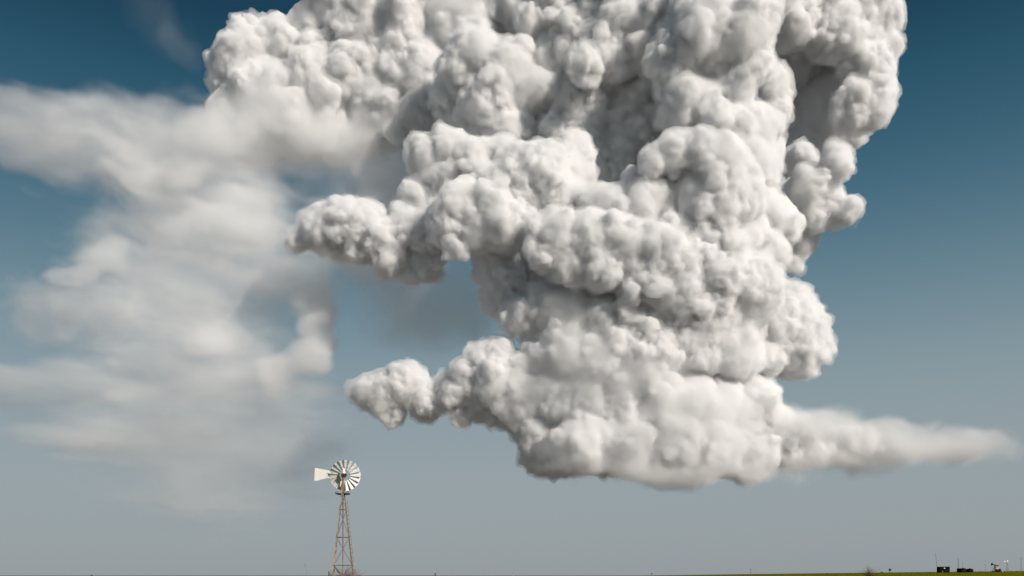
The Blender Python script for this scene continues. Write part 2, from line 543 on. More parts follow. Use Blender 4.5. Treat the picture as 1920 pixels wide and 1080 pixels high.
soft_cloud("cloud_tail", [(1500,812,120,58,-10,-20,80,2.4),(1570,815,110,48,-5,0,80,1.8),(1580,830,130,48,-3,10,80,3.0),(1680,830,150,50,0,20,80,2.4),(1770,830,140,46,2,20,80,1.5),(1850,836,110,38,0,20,80,0.7),
    (1480,872,170,30,0,-10,90,2.2),(1620,855,160,36,-2,10,80,2.0),(1740,850,150,32,0,20,80,1.3)], 4.0, SM, storm, seed=1, stretch=(1.4, 1.3, 1), scale=38, rough=0.75)
soft_cloud("cloud_skirt", [(1250,884,320,30,0,-60,150,3.6),(1080,850,110,60,0,-60,100,1.2),(1330,810,150,90,-15,-90,80,1.2),(1180,830,150,80,10,-90,80,1.0)], 4.0, SM, storm, seed=2, stretch=(0.8, 1, 1.4), scale=50, rough=0.8)
def frayed(name, lobes, seed, grow=1.22, tau=1.3):
    soft_cloud(name, [(u, v, r * grow, r * grow, 0, w, r * grow, tau) for (u, v, r, w) in lobes], 3.2, SM, storm, seed=seed, scale=26, rough=1.35, warp=9)
frayed("cloud_fray", L_F, 4, 1.3, 1.8)
frayed("cloud_fray", [l for l in L_N if l[0] < 900], 5, 1.35, 2.0)
frayed("side_puff", L_P, 6, 1.32, 2.8)
frayed("cloud_fray", [(430,115,30,250),(416,158,26,250),(470,112,62,250),(520,78,38,250),(405,185,22,245)], 7, 1.16, 1.0)
frayed("cloud_fray", [(1640,40,45,110),(1650,90,33,110),(1636,172,38,110),(1638,205,34,110),(1600,215,42,110)], 8, 1.16, 1.0)
frayed("cloud_fray", L_L, 9, 1.14, 1.0)
soft_cloud("cloud_shade", [(560,280,170,60,0,225,80,1.0),(660,280,150,60,0,225,80,1.2),(740,350,90,90,0,250,80,1.2),(610,350,150,60,0,270,80,0.45),
    (1110,275,120,60,0,60,70,1.8),(1385,595,90,45,0,-60,60,1.2),(1200,695,110,45,0,-80,50,1.0),(1050,545,60,40,0,-20,50,0.8),(1545,230,80,110,0,180,40,0.6),(800,570,170,120,0,260,90,1.0),(720,470,120,90,0,250,80,1.6)], 4.5, SM, storm, seed=8, scale=70, rough=0.5)
soft_cloud("cloud_mist", [(1150,690,230,80,0,-100,60,0.8),(1090,600,90,60,0,-80,50,0.7),(500,200,140,80,20,165,40,1.5),(620,235,160,65,0,165,40,1.6),(1360,620,90,60,0,-90,50,0.7)], 5.0, SM, storm, seed=12, scale=50, rough=0.9)
veil = empty("anvil_cloud", (-1000 * UNIT, F * 1.15 * UNIT, 0))
tag(veil, "pale wispy anvil cloud spreading in thin veils beside the thunderhead", "cloud")
soft_cloud("cloud_sheet", [(100,260,310,115,-14,190,90,1.15),(330,300,280,140,-12,200,90,1.25),(480,250,190,70,0,210,90,1.1),
    (340,480,280,190,-20,170,90,1.2),(390,400,240,110,0,180,90,1.3),(250,240,200,80,-10,190,80,0.5),(640,440,130,90,0,200,80,0.9),(560,540,130,90,0,200,80,0.6),(540,470,190,90,0,190,90,0.9),(720,360,100,90,0,260,70,0.9),(380,640,240,150,0,150,90,0.6)], 5.5, VM, veil, seed=3, stretch=(1.5, 1.3, 1), rough=0.5, fibre=0.5, ftilt=-14)
soft_cloud("cloud_puff", [(320,315,115,40,0,80,50,1.7),(180,485,70,50,20,120,50,1.2),(140,520,60,30,10,120,50,1.4),(400,250,140,60,20,110,60,1.6)], 5.0, VM, veil, seed=5, rough=0.8)
soft_cloud("cloud_swirl", [(150,585,230,85,-8,140,80,1.2),(400,640,140,55,0,140,70,0.9),(592,560,56,66,0,130,60,1.7),(606,615,52,66,0,130,60,1.9),
    (575,665,66,48,30,130,60,1.7),(520,698,75,42,25,130,60,1.4),(450,700,90,40,0,130,60,0.8),(385,645,60,32,0,130,50,1.2),(225,670,28,12,0,130,30,0.8)], 5.0, VM, veil, seed=7, stretch=(1.3, 1.3, 1), rough=0.75, fibre=0.4, ftilt=15)
soft_cloud("cloud_streak", [(100,730,230,50,-2,150,70,1.0),(150,815,190,50,-3,150,70,0.7),(390,800,360,270,0,170,100,1.0),(190,872,120,16,-3,150,50,0.4)], 6.0, VM, veil, seed=9, stretch=(2.6, 2, 0.8), fibre=0.5, ftilt=-4)
soft_cloud("cloud_wisp", [(345,95,80,40,-52,200,40,0.05),(300,45,110,60,-45,200,40,0.05)], 5.0, VM, veil, seed=11, rough=0.3, fibre=0.0, ftilt=-50)

# ------------------------------------------------------------------ ground
def hill(x, y):
    H = np.interp(x, [-200, -50, 60, 121, 201, 254, 400, 700, 1500], [0, 0, 0.75, 1.62, 3.05, 3.72, 4.7, 5.0, 0])
    t = np.clip((y - 120) / 340.0, 0, 1)
    p = t * t * (3 - 2 * t)
    q = np.clip((y - 480) / 1600.0, 0, 1)
    return H * p * (1 - q * q * (3 - 2 * q))


def gz(x, y):
    return float(hill(np.array([x]), np.array([y]))[0]) + 0.0


gm = mat("prairie_grass", (0.150, 0.155, 0.003), 0.95, spec=0.0, color2=(0.115, 0.120, 0.004), scale=0.05)
_n, _l = gm.node_tree.nodes, gm.node_tree.links
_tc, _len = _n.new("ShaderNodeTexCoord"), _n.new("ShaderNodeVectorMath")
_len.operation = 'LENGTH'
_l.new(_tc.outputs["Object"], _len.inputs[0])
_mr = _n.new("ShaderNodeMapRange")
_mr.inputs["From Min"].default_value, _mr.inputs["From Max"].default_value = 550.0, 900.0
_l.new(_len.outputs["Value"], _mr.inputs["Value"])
_far_tan = _n.new("ShaderNodeTexNoise")
_far_tan.inputs["Scale"].default_value = 0.004
_l.new(_tc.outputs["Object"], _far_tan.inputs["Vector"])
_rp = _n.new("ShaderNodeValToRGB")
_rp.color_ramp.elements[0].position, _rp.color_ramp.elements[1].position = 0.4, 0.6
_rp.color_ramp.elements[0].color, _rp.color_ramp.elements[1].color = (0.20, 0.18, 0.16, 1), (0.15, 0.14, 0.12, 1)  # out-of-view ground coloured grey-tan so its bounce does not green the clouds
_l.new(_far_tan.outputs["Fac"], _rp.inputs["Fac"])
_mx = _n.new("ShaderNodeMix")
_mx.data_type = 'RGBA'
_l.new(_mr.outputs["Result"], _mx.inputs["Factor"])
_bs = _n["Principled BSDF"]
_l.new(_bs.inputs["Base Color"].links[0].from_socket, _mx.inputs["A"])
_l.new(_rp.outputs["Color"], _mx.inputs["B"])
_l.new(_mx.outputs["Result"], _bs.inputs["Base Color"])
gx = np.concatenate([[-60000, -20000, -6000, -2000], np.arange(-800, 1601, 20.0), [2500, 6000, 20000, 60000]])
gy = np.concatenate([[-60000, -10000, -1000], np.arange(-100, 1001, 20.0), np.arange(1100, 2300, 100.0), [3000, 6000, 15000, 60000]])
XX, YY = np.meshgrid(gx, gy, indexing='ij')
ZZ = hill(XX.ravel(), YY.ravel()).reshape(XX.shape)
vs = np.stack([XX, YY, ZZ], -1).reshape(-1, 3)
ny = len(gy)
fs = [(i * ny + j, (i + 1) * ny + j, (i + 1) * ny + j + 1, i * ny + j + 1) for i in range(len(gx) - 1) for j in range(ny - 1)]
me = bpy.data.meshes.new("ground")
me.from_pydata([tuple(v) for v in vs], [], fs)
me.polygons.foreach_set("use_smooth", np.ones(len(fs), bool))
me.materials.append(gm)
o = bpy.data.objects.new("ground", me)
COL.objects.link(o)
tag(o, kind="structure")

rg = np.random.RandomState(3)
nb = 26000
bx_, by_ = rg.uniform(60, 330, nb), rg.uniform(230, 475, nb)
bz = hill(bx_, by_) - 0.02
hh = rg.uniform(0.12, 0.38, nb) * (0.6 + 0.8 * (vnoise(np.stack([bx_ / 9, by_ / 9, bx_ * 0], 1), 97) > 0))
an = rg.uniform(0, 6.28, nb)
wd = rg.uniform(0.03, 0.09, nb)
lx, ly = rg.uniform(-0.15, 0.15, nb), rg.uniform(-0.15, 0.15, nb)
V = np.empty((nb, 3, 3))
V[:, 0] = np.stack([bx_ - np.cos(an) * wd, by_ - np.sin(an) * wd, bz], 1)
V[:, 1] = np.stack([bx_ + np.cos(an) * wd, by_ + np.sin(an) * wd, bz], 1)
V[:, 2] = np.stack([bx_ + lx, by_ + ly, bz + hh], 1)
me = bpy.data.meshes.new("grass")
me.from_pydata(V.reshape(-1, 3).tolist(), [], np.arange(nb * 3).reshape(-1, 3).tolist())
me.materials.append(mat("grass_blades", (0.165, 0.170, 0.003), 0.9, spec=0.0, color2=(0.10, 0.115, 0.004), scale=0.3))
o = bpy.data.objects.new("grass", me)
COL.objects.link(o)
tag(o, "short olive green prairie grass on the low rise", "grass", kind="stuff")


# ------------------------------------------------------------------ mesh builder
class MB:
    def __init__(self):
        self.v, self.f = [], []

    def bar(self, p, q, r, r2=None, n=6):
        p, q = Vector(p), Vector(q)
        r2 = r if r2 is None else r2
        d = (q - p).normalized()
        a = d.orthogonal().normalized()
        b = d.cross(a)
        i = len(self.v)
        for c, rr in ((p, r), (q, r2)):
            for k in range(n):
                t = 2 * math.pi * k / n
                self.v.append(tuple(c + a * math.cos(t) * rr + b * math.sin(t) * rr))
        for k in range(n):
            k2 = (k + 1) % n
            self.f.append((i + k, i + k2, i + n + k2, i + n + k))
        self.f.append(tuple(i + k for k in reversed(range(n))))
        self.f.append(tuple(i + n + k for k in range(n)))
        return self

    def tube(self, pts, r, n=6):
        for a, b in zip(pts, pts[1:]):
            self.bar(a, b, r, n=n)
        return self

    def angle(self, p, q, w, t):
        """an L-shaped steel angle between two points"""
        p, q = Vector(p), Vector(q)
        d = (q - p).normalized()
        a = Vector((-p.x, -p.y, 0)).normalized()
        a = (a - d * a.dot(d)).normalized()
        b = d.cross(a)
        u1, u2 = (a + b).normalized(), (a - b).normalized()
        prof = [Vector((0, 0)), Vector((w, 0)), Vector((w, t)), Vector((t, t)), Vector((t, w)), Vector((0, w))]
        i = len(self.v)
        for c in (p, q):
            for s in prof:
                self.v.append(tuple(c + u1 * s.x + u2 * s.y))
        for k in range(6):
            k2 = (k + 1) % 6
            self.f.append((i + k, i + k2, i + 6 + k2, i + 6 + k))
        self.f.append((i + 5, i + 4, i + 3, i + 2, i + 1, i))
        self.f.append(tuple(i + 6 + k for k in range(6)))
        return self

    def box(self, c, s, rot=None, taper=1.0):
        i = len(self.v)
        M = rot if rot is not None else Matrix.Identity(3)
        for z in (-0.5, 0.5):
            tp = taper if z > 0 else 1.0
            for x, y in ((-0.5, -0.5), (0.5, -0.5), (0.5, 0.5), (-0.5, 0.5)):
                self.v.append(tuple(Vector(c) + M @ Vector((x * s[0] * tp, y * s[1] * tp, z * s[2]))))
        for f in ((0, 3, 2, 1), (4, 5, 6, 7), (0, 1, 5, 4), (1, 2, 6, 5), (2, 3, 7, 6), (3, 0, 4, 7)):
            self.f.append(tuple(i + k for k in f))
        return self

    def lathe(self, prof, c=(0, 0, 0), axis='Z', n=20):
        """prof: (radius, height) list revolved about an axis"""
        i = len(self.v)
        for (r, h) in prof:
            for k in range(n):
                t = 2 * math.pi * k / n
                x, y = r * math.cos(t), r * math.sin(t)
                p = {'Z': (x, y, h), 'Y': (x, h, y), 'X': (h, x, y)}[axis]
                self.v.append(tuple(Vector(c) + Vector(p)))
        for j in range(len(prof) - 1):
            for k in range(n):
                k2 = (k + 1) % n
                self.f.append((i + j * n + k, i + j * n + k2, i + (j + 1) * n + k2, i + (j + 1) * n + k))
        return self

    def prism(self, poly, y0, y1):
        """an outline in x, z given a thickness along y"""
        i, n = len(self.v), len(poly)
        for y in (y0, y1):
            for (x, z) in poly:
                self.v.append((x, y, z))
        for k in range(n):
            k2 = (k + 1) % n
            self.f.append((i + k, i + k2, i + n + k2, i + n + k))
        self.f.append(tuple(i + k for k in range(n)))
        self.f.append(tuple(i + n + k for k in reversed(range(n))))
        return self

    def torus(self, R0, r, c, axis='Y', n=40):
        pts = []
        for k in range(n + 1):
            t = 2 * math.pi * k / n
            pts.append(Vector(c) + Vector((R0 * math.cos(t), 0, R0 * math.sin(t)) if axis == 'Y' else (R0 * math.cos(t), R0 * math.sin(t), 0)))
        return self.tube(pts, r, n=5)

    def build(self, name, m, parent=None, loc=None, smooth=False):
        me = bpy.data.meshes.new(name)
        me.from_pydata(self.v, [], self.f)
        bm = bmesh.new()
        bm.from_mesh(me)
        bmesh.ops.recalc_face_normals(bm, faces=bm.faces)
        bm.to_mesh(me)
        bm.free()
        me.materials.append(m)
        if smooth:
            me.polygons.foreach_set("use_smooth", np.ones(len(me.polygons), bool))
        o = bpy.data.objects.new(name, me)
        COL.objects.link(o)
        if parent is not None:
            o.parent = parent
        if loc is not None:
            o.location = loc
        return o


def copy_tree(o, parent=None):
    c = o.copy()
    COL.objects.link(c)
    if parent is not None:
        c.parent = parent
    for ch in [x for x in bpy.data.objects if x.parent == o]:
        copy_tree(ch, c)
    return c


galv = mat("galvanised_steel", (0.80, 0.80, 0.79), 0.45, 0.10, color2=(0.66, 0.66, 0.65), scale=2.5)
white = mat("white_paint", (0.86, 0.84, 0.81), 0.55, color2=(0.80, 0.77, 0.73), scale=1.2)
rusty = mat("weathered_angle_steel", (0.22, 0.18, 0.13), 0.8, 0.0, color2=(0.17, 0.10, 0.055), scale=1.6)
beige = mat("beige_steel", (0.34, 0.29, 0.235), 0.8, color2=(0.20, 0.13, 0.085), scale=1.4)
rust = mat("red_rust", (0.30, 0.075, 0.035), 0.9, color2=(0.17, 0.05, 0.03), scale=3)
hubred = mat("dark_red_paint", (0.16, 0.018, 0.02), 0.6, color2=(0.09, 0.012, 0.014), scale=4)
wood = mat("weathered_boards", (0.14, 0.075, 0.04), 0.9, color2=(0.08, 0.045, 0.025), scale=4)
black = mat("black_tank_paint", (0.010, 0.010, 0.011), 0.6, spec=0.0, color2=(0.018, 0.016, 0.014), scale=0.8)
darkred = mat("oxide_red_paint", (0.045, 0.010, 0.012), 0.7, spec=0.0, color2=(0.03, 0.01, 0.01), scale=1.0)
greyst = mat("grey_steel", (0.20, 0.20, 0.20), 0.7, color2=(0.27, 0.27, 0.27), scale=1.0)
palest = mat("pale_steel", (0.40, 0.41, 0.42), 0.7, color2=(0.33, 0.34, 0.35), scale=0.2)
tan = mat("tan_paint", (0.50, 0.43, 0.33), 0.7, color2=(0.42, 0.36, 0.28), scale=1.5)
twig = mat("dry_twigs", (0.16, 0.075, 0.045), 0.9, color2=(0.24, 0.15, 0.09), scale=3)
bark = mat("dark_bark", (0.05, 0.04, 0.03), 0.9, color2=(0.08, 0.06, 0.045), scale=3)
leafm = mat("dark_leaves", (0.035, 0.045, 0.02), 0.9, color2=(0.06, 0.06, 0.03), scale=1.0)

# ------------------------------------------------------------------ the windmill
PX = 90.0 / F


def windmill():
    root = empty("windmill", ((643.0 - 960.0) * PX, 90.0, 0))
    tag(root, "tall rusty lattice windmill with bright metal wheel in the near field", "windmill", "water pumping windmills")
    phi = R(8.6)
    z_at = lambda v: EYE + (HOR - v) * PX
    ztop = z_at(897)
    rho = lambda z: 1.72 + (0.05 - 1.72) * z / ztop
    def corner(k, z):
        a = phi + R(45 + 90 * k)
        return Vector((rho(z) * math.cos(a), rho(z) * math.sin(a), z))
    for k in range(4):
        m = MB()
        m.angle(corner(k, 0.0), corner(k, ztop), 0.115, 0.016)
        m.build("leg", beige if k in (1, 2) else rusty, root)  # left pair of legs paler beige, right pair darker brown
    for v in (955.5, 1007.5, 1060, 1102):
        m = MB()
        z = z_at(v)
        for k in range(4):
            m.bar(corner(k, z), corner(k + 1, z), 0.036, n=5)
        m.build("girt", rusty, root)
    zs = [z_at(v) for v in (930, 955.5, 1007.5, 1060, 1104)]
    for za, zb in zip(zs, zs[1:]):
        m = MB()
        for k in range(4):
            m.bar(corner(k, za), corner(k + 1, zb), 0.017, n=4)
            m.bar(corner(k + 1, za), corner(k, zb), 0.017, n=4)
        m.build("brace", rusty, root)
    # ladder up the right-hand legs
    m = MB()
    a0, a1 = corner(3, 0.4), corner(3, z_at(938))
    b0, b1 = a0 + Vector((0.20, -0.06, 0)), a1 + Vector((0.20, -0.06, 0))
    m.bar(b0, b1, 0.022, n=5)
    n = 21
    for i in range(n):
        t = (i + 0.3) / n
        m.bar(a0.lerp(a1, t), b0.lerp(b1, t), 0.026, n=5)
    m.build("ladder", beige, root)
    MB().bar((0, 0, 0.2), (0, 0, z_at(928)), 0.045).build("pump_rod", rust, root)
    MB().bar((0, 0, 0.0), (0, 0, z_at(1050)), 0.05).build("well_pipe", beige, root)
    MB().bar(corner(1, z_at(1060)) + Vector((0, -0.1, 0)), corner(1, z_at(1060)) + Vector((0.56, -0.3, -0.78)), 0.042).build("stay_pipe", black, root)
    # platform: two plank wings on brackets
    zp = z_at(925.5)
    for sx in (-1, 1):
        m = MB()
        for j in range(4):
            m.box((sx * 0.40, -0.36 + 0.24 * j, zp), (0.56, 0.20, 0.05))
        m.bar((sx * 0.1, -0.3, zp - 0.12), (sx * 0.66, -0.3, zp - 0.05), 0.03)
        m.bar((sx * 0.1, 0.3, zp - 0.12), (sx * 0.66, 0.3, zp - 0.05), 0.03)
        m.torus(0.13, 0.03, (sx * 0.55, -0.46, zp + 0.02), n=14)
        m.build("platform_wing", wood, root)
    m = MB()
    m.lathe([(0.17, zp), (0.12, z_at(912)), (0.075, z_at(896)), (0.0, z_at(895.8))], n=10)
    m.build("mast", mat("ochre_paint", (0.22, 0.13, 0.03), 0.8, color2=(0.12, 0.06, 0.02), scale=3), root)
    # gear case and its hood
    hx, hz, hy = 0.125, z_at(890.3), 0.46
    m = MB()
    m.box((hx - 0.02, -0.02, hz + 0.01), (0.50, 0.56, 0.22), taper=0.9)
    m.box((hx - 0.08, -0.05, hz - 0.16), (0.28, 0.40, 0.14))
    m.lathe([(0.0, 0.66), (0.11, 0.64), (0.14, 0.5), (0.14, 0.3), (0.09, 0.2)], c=(hx, 0, hz), axis='Y', n=12)
    m.build("gear_case", hubred, root)
    m = MB()
    m.lathe([(0.20, hz + 0.12), (0.19, hz + 0.22), (0.12, hz + 0.48), (0.05, hz + 0.68), (0.0, hz + 0.71)], c=(hx - 0.04, -0.08, 0), n=14)
    m.build("hood", mat("faded_pink_white_paint", (0.78, 0.68, 0.66), 0.5, color2=(0.80, 0.78, 0.76), scale=2), root, smooth=True)
    # wheel: rims and spokes carry the blades
    m = MB()
    m.torus(0.86, 0.014, (0, 0.06, 0))
    m.torus(1.36, 0.014, (0, 0.10, 0))
    for k in range(6):
        t = 2 * math.pi * (k + 0.25) / 6
        for dy in (-0.05, 0.12):
            m.bar((0.07 * math.cos(t), dy * 2, 0.07 * math.sin(t)), (1.36 * math.cos(t), 0.10, 1.36 * math.sin(t)), 0.013, n=4)
    wheel = m.build("wheel", greyst, root, loc=(hx, hy, hz))
    NB = 18
    bl = MB()
    nr, nc = 5, 6
    al = R(-27)
    for side in (0, 1):
        for i in range(nr):
            f = i / (nr - 1)
            r = 0.56 + (1.58 - 0.56) * f
            w = 0.19 + (0.50 - 0.19) * f
            for j in range(nc):
                g = j / (nc - 1) - 0.5
                bow = 0.16 * w * (1 - 4 * g * g)
                s_, d_ = g * w, bow + side * 0.004
                bl.v.append((r, -math.sin(al) * s_ * 1.15 + math.cos(al) * d_, math.cos(al) * s_ * 1.15 + math.sin(al) * d_))
    o_ = nr * nc
    for i in range(nr - 1):
        for j in range(nc - 1):
            a = i * nc + j
            bl.f.append((a, a + 1, a + nc + 1, a + nc))
            bl.f.append((o_ + a, o_ + a + nc, o_ + a + nc + 1, o_ + a + 1))
    for i in range(nr - 1):
        for j in (0, nc - 1):
            a = i * nc + j
            bl.f.append((a, a + nc, o_ + a + nc, o_ + a))
    for j in range(nc - 1):
        for i in (0, nr - 1):
            a = i * nc + j
            bl.f.append((a, a + 1, o_ + a + 1, o_ + a))
    b0 = bl.build("blade", galv, wheel)
    for k in range(NB):
        b = b0
        if k:
            b = b0.copy()
            COL.objects.link(b)
        b.rotation_euler = (0, -2 * math.pi * (k + 0.15) / NB, 0)
    # tail, folded alongside the wheel
    X = lambda u: (u - 643.0) * PX
    Z = lambda v: z_at(v)
    m = MB()
    m.prism([(X(587.0), Z(875.2)), (X(600), Z(877.6)), (X(617), Z(880.6)), (X(618), Z(895.0)), (X(608), Z(895.4)), (X(600), Z(896.8)), (X(593), Z(899.4)), (X(585.6), Z(900.0))], 0.86, 0.868)
    m.build("tail_vane", white, root)
    m = MB()
    m.bar((hx, 0.80, hz + 0.04), (X(602), 0.89, Z(886)), 0.022)
    m.bar((hx, 0.80, hz - 0.18), (X(602), 0.89, Z(891)), 0.022)
    m.bar((X(617), 0.89, Z(881)), (X(617), 0.89, Z(895)), 0.018)
    m.bar((hx, 0.2, hz), (hx, 0.84, hz - 0.05), 0.05)
    m.build("tail_arm", greyst, root)
    return root


wm = windmill()
far = copy_tree(wm)
far.scale = (0.6, 0.6, 0.6)
p = at(1888.5, 1060, 610)
far.location = (p.x, 610, gz(p.x, 610) - 0.05)
far.rotation_euler = (0, 0, R(12))
far['label'] = "tiny far windmill on thin tower to the right of the pumpjack"


# ------------------------------------------------------------------ dry brush, stalks and far trees
def twigs(m, rs, p, d, ln, r, depth):
    q = p + d * ln
    m.bar(p, q, r, r * 0.7, n=4)
    if depth == 0:
        return
    for i in range(rs.randint(2, 4)):
        e = (d + Vector(rs.normal(size=3)) * 0.48).normalized()
        e.z = abs(e.z) * 0.8 + 0.1
        twigs(m, rs, p.lerp(q, rs.uniform(0.5, 1.0)), e.normalized(), ln * rs.uniform(0.55, 0.85), r * 0.62, depth - 1)


def dry_shrub(loc, h, wdt, seed, label, mt=twig, stems=9):
    rs = np.random.RandomState(seed)
    m = MB()
    for i in range(stems):
        a = rs.uniform(0, 6.28)
        d = Vector((math.cos(a) * wdt, math.sin(a) * wdt, 1.0)).normalized()
        twigs(m, rs, Vector((rs.uniform(-1, 1) * wdt * 0.5, rs.uniform(-1, 1) * 0.4, 0)), d, h * rs.uniform(0.3, 0.5), 0.02 * h / 2, 4)
    o = m.build("dry_shrub", mt, None, loc=loc)
    tag(o, label, "shrub")
    return o


def leafy(name, loc, h, rad, seed, label, cat, trunk=True):
    rs = np.random.RandomState(seed)
    root = empty(name, loc)
    tag(root, label, cat)
    m = MB()
    m.bar((0, 0, 0), (0.03 * h, 0, h * 0.55), 0.05 * h, 0.03 * h, n=6)
    for i in range(4):
        a = rs.uniform(0, 6.28)
        m.bar((0.02 * h, 0, h * 0.4), (math.cos(a) * rad * 0.6, math.sin(a) * rad * 0.6, h * rs.uniform(0.6, 0.85)), 0.025 * h, 0.01 * h, n=5)
    m.build("trunk", bark, root)
    m = MB()
    for i in range(260):
        d = Vector(rs.normal(size=3)).normalized() * rad * rs.uniform(0.25, 1.0) ** 0.5
        c = Vector((d.x, d.y, h * 0.66 + d.z * (h * 0.34) / rad))
        s = rad * 0.22
        k = len(m.v)
        for _ in range(3):
            m.v.append(tuple(c + Vector(rs.normal(size=3)) * s * 0.7))
        m.f.append((k, k + 1, k + 2))
    m.build("crown", leafm, root)
    return root


dry_shrub(((630 - 960) * PX, 90.9, 0), 2.35, 0.35, 1, "tangled reddish dry brush at the left foot of the big windmill", stems=12)
dry_shrub(((648 - 960) * PX, 91.2, 0), 2.3, 0.4, 2, "dense brown dry brush at the middle foot of the big windmill", stems=14)
dry_shrub(((662 - 960) * PX, 90.6, 0), 2.35, 0.35, 4, "loose curling dry brush at the right foot of the big windmill", stems=10)
m = MB()
m.bar((0, 0, 0), (-0.03, 0, 2.0), 0.055, 0.05, n=7)
m.bar((-0.03, 0, 2.0), (-0.03, 0, 2.02), 0.05, 0.02, n=7)
o = m.build("fence_post", bark, None, loc=((616.5 - 960) * PX, 90.2, 0))
tag(o, "short dark post standing just left of the big windmill", "post")
m = MB()
pts = []
for (u, v) in ((576.0, 1108), (575.7, 1082), (575.2, 1074), (574.7, 1068), (573.8, 1063), (572.4, 1059.6), (570.8, 1058.0), (569.3, 1057.5)):
    pts.append(Vector(((u - 576.0) * PX, 0, EYE + (HOR - v) * PX)))
m.tube(pts, 0.026)
o = m.build("bent_pole", greyst, None, loc=((576.0 - 960) * PX, 90, 0))
tag(o, "thin grey pole with hooked top standing left of the windmill", "pole")

x = at(1629.5, 1078, 185).x
dry_shrub((x, 185, gz(x, 185) - 0.05), 3.2, 0.12, 6, "reddish brown bush rising in front of the green rise", mt=mat("red_bush_twigs", (0.10, 0.03, 0.02), 0.9, color2=(0.16, 0.07, 0.04), scale=2), stems=16)


def far_tree(u, vtop, y, seed, label, wpx=1.6):
    x = (u - 960) / F * y
    g = gz(x, y)
    h = EYE + (HOR - vtop) / F * y - g
    return leafy("far_tree", (x, y, g), h, wpx / F * y, seed, label, "tree")


far_tree(172, 1077.2, 900, 11, "lone tiny tree on the horizon at the far left")
far_tree(816, 1074.2, 900, 12, "tiny dark tree on the horizon right of the windmill")
far_tree(1222, 1074.6, 900, 13, "tiny tree on the horizon below the cloud base", 1.3)
far_tree(1417, 1077.0, 800, 14, "low dark bush where the green rise begins", 2.0)
far_tree(1551, 1074.6, 470, 15, "small dark bush on the crest left of the reddish bush", 1.6)
far_tree(1653, 1072.6, 470, 16, "low bush on the crest right of the reddish bush", 2.0)
far_tree(1668.5, 1065.6, 480, 17, "small round topped tree on the crest between reddish bush and tank", 2.6)


def pole(u, vtop, y, r, label, cat="pole", arm=None, m_=greyst, name="utility_pole", cap=None, lean=None):
    x = (u - 960) / F * y
    g = gz(x, y) - 0.1
    h = EYE + (HOR - vtop) / F * y - g
    root = empty(name, (x, y, g))
    tag(root, label, cat)
    top = Vector((0 if lean is None else lean, 0, h))
    MB().bar((0, 0, 0), top, r, r * 0.7, n=7).build("shaft", m_, root)
    if arm:
        for z in arm[1]:
            mm = MB()
            mm.box((0, 0.05, h - z), (arm[0], 0.10, 0.12))
            for s in (-0.45, 0.45):
                mm.bar((s * arm[0], 0.05, h - z + 0.06), (s * arm[0], 0.05, h - z + 0.28), 0.05, n=6)
            mm.build("crossarm", m_, root)
    if cap:
        MB().lathe([(0, h + cap), (cap * 0.8, h + cap * 0.6), (cap, h), (cap * 0.5, h - cap * 0.8), (0, h - cap * 0.8)], n=10).build("lamp_head", m_, root)
    return root


pole(919, 1031, 2600, 0.55, "very thin tall radio mast faint against the lower sky", "mast", m_=palest, name="radio_mast")  # pale shaft colour stands in for haze over the distant mast
pole(962, 1073.6, 900, 0.30, "tiny pole with pale top on the horizon at the middle", cap=0.5, m_=palest)
pole(1408, 1067.8, 760, 0.28, "short dark pole with a transformer on the horizon under the cloud", cap=0.65, name="transformer_pole")
pole(1847.3, 1059, 520, 0.10, "thin pole with a lamp between the low tanks and pumpjack", cap=0.32, name="lamp_post")
pole(1914.5, 1045, 650, 0.17, "wooden utility pole with crossarm at the far right", arm=(2.4, (0.4,)), m_=mat("pole_wood", (0.22, 0.2, 0.18), 0.9, color2=(0.17, 0.15, 0.13), scale=1))

# ------------------------------------------------------------------ oil field gear on the rise
YO = 415.0
PO = YO / F


def stand(u, y=YO):
    x = (u - 960) / F * y
    return x, gz(x, y)


def hgt(v, g, y=YO):
    return EYE + (HOR - v) / F * y - g


# square black tank with a leaning pole beside it
x, g = stand(1768.6)
root = empty("storage_tank", (x, YO, g))
tag(root, "square black storage tank with handrail posts on the green rise", "tank")
h = hgt(1062.9, g)
w = 18.4 * PO
m = MB()
m.box((0, 0, h / 2 - 0.1), (w, 3.2, h + 0.2))
for i in range(7):
    m.box((-w / 2 + w * (i + 0.5) / 7, -1.63, h / 2), (0.10, 0.08, h - 0.1))
m.box((0, 0, h + 0.03), (w + 0.16, 3.36, 0.08))
m.build("tank_body", black, root)
for px_ in (-0.32, 0.05, 0.28, 0.48):
    MB().bar((px_ * w, -1.5, h), (px_ * w, -1.5, h + 0.42), 0.05, n=6).build("handrail_post", black, root)
MB().box((-0.05 * w, -1.70, h * 0.76), (0.55, 0.04, 0.42)).build("sign_plate", white, root)
m = MB()
m.bar((-0.28 * w, -1.9, 0), (-0.24 * w, -1.75, 0.75), 0.10)
m.bar((-0.24 * w, -1.75, 0.75), (-0.24 * w, -1.6, 0.78), 0.12)
m.build("outlet_pipe", palest, root)
pole(1758.6, 1036.2, YO + 2, 0.11, "thin grey pole leaning left beside the square black tank", m_=greyst, lean=-4.9 * PO, name="leaning_pole")

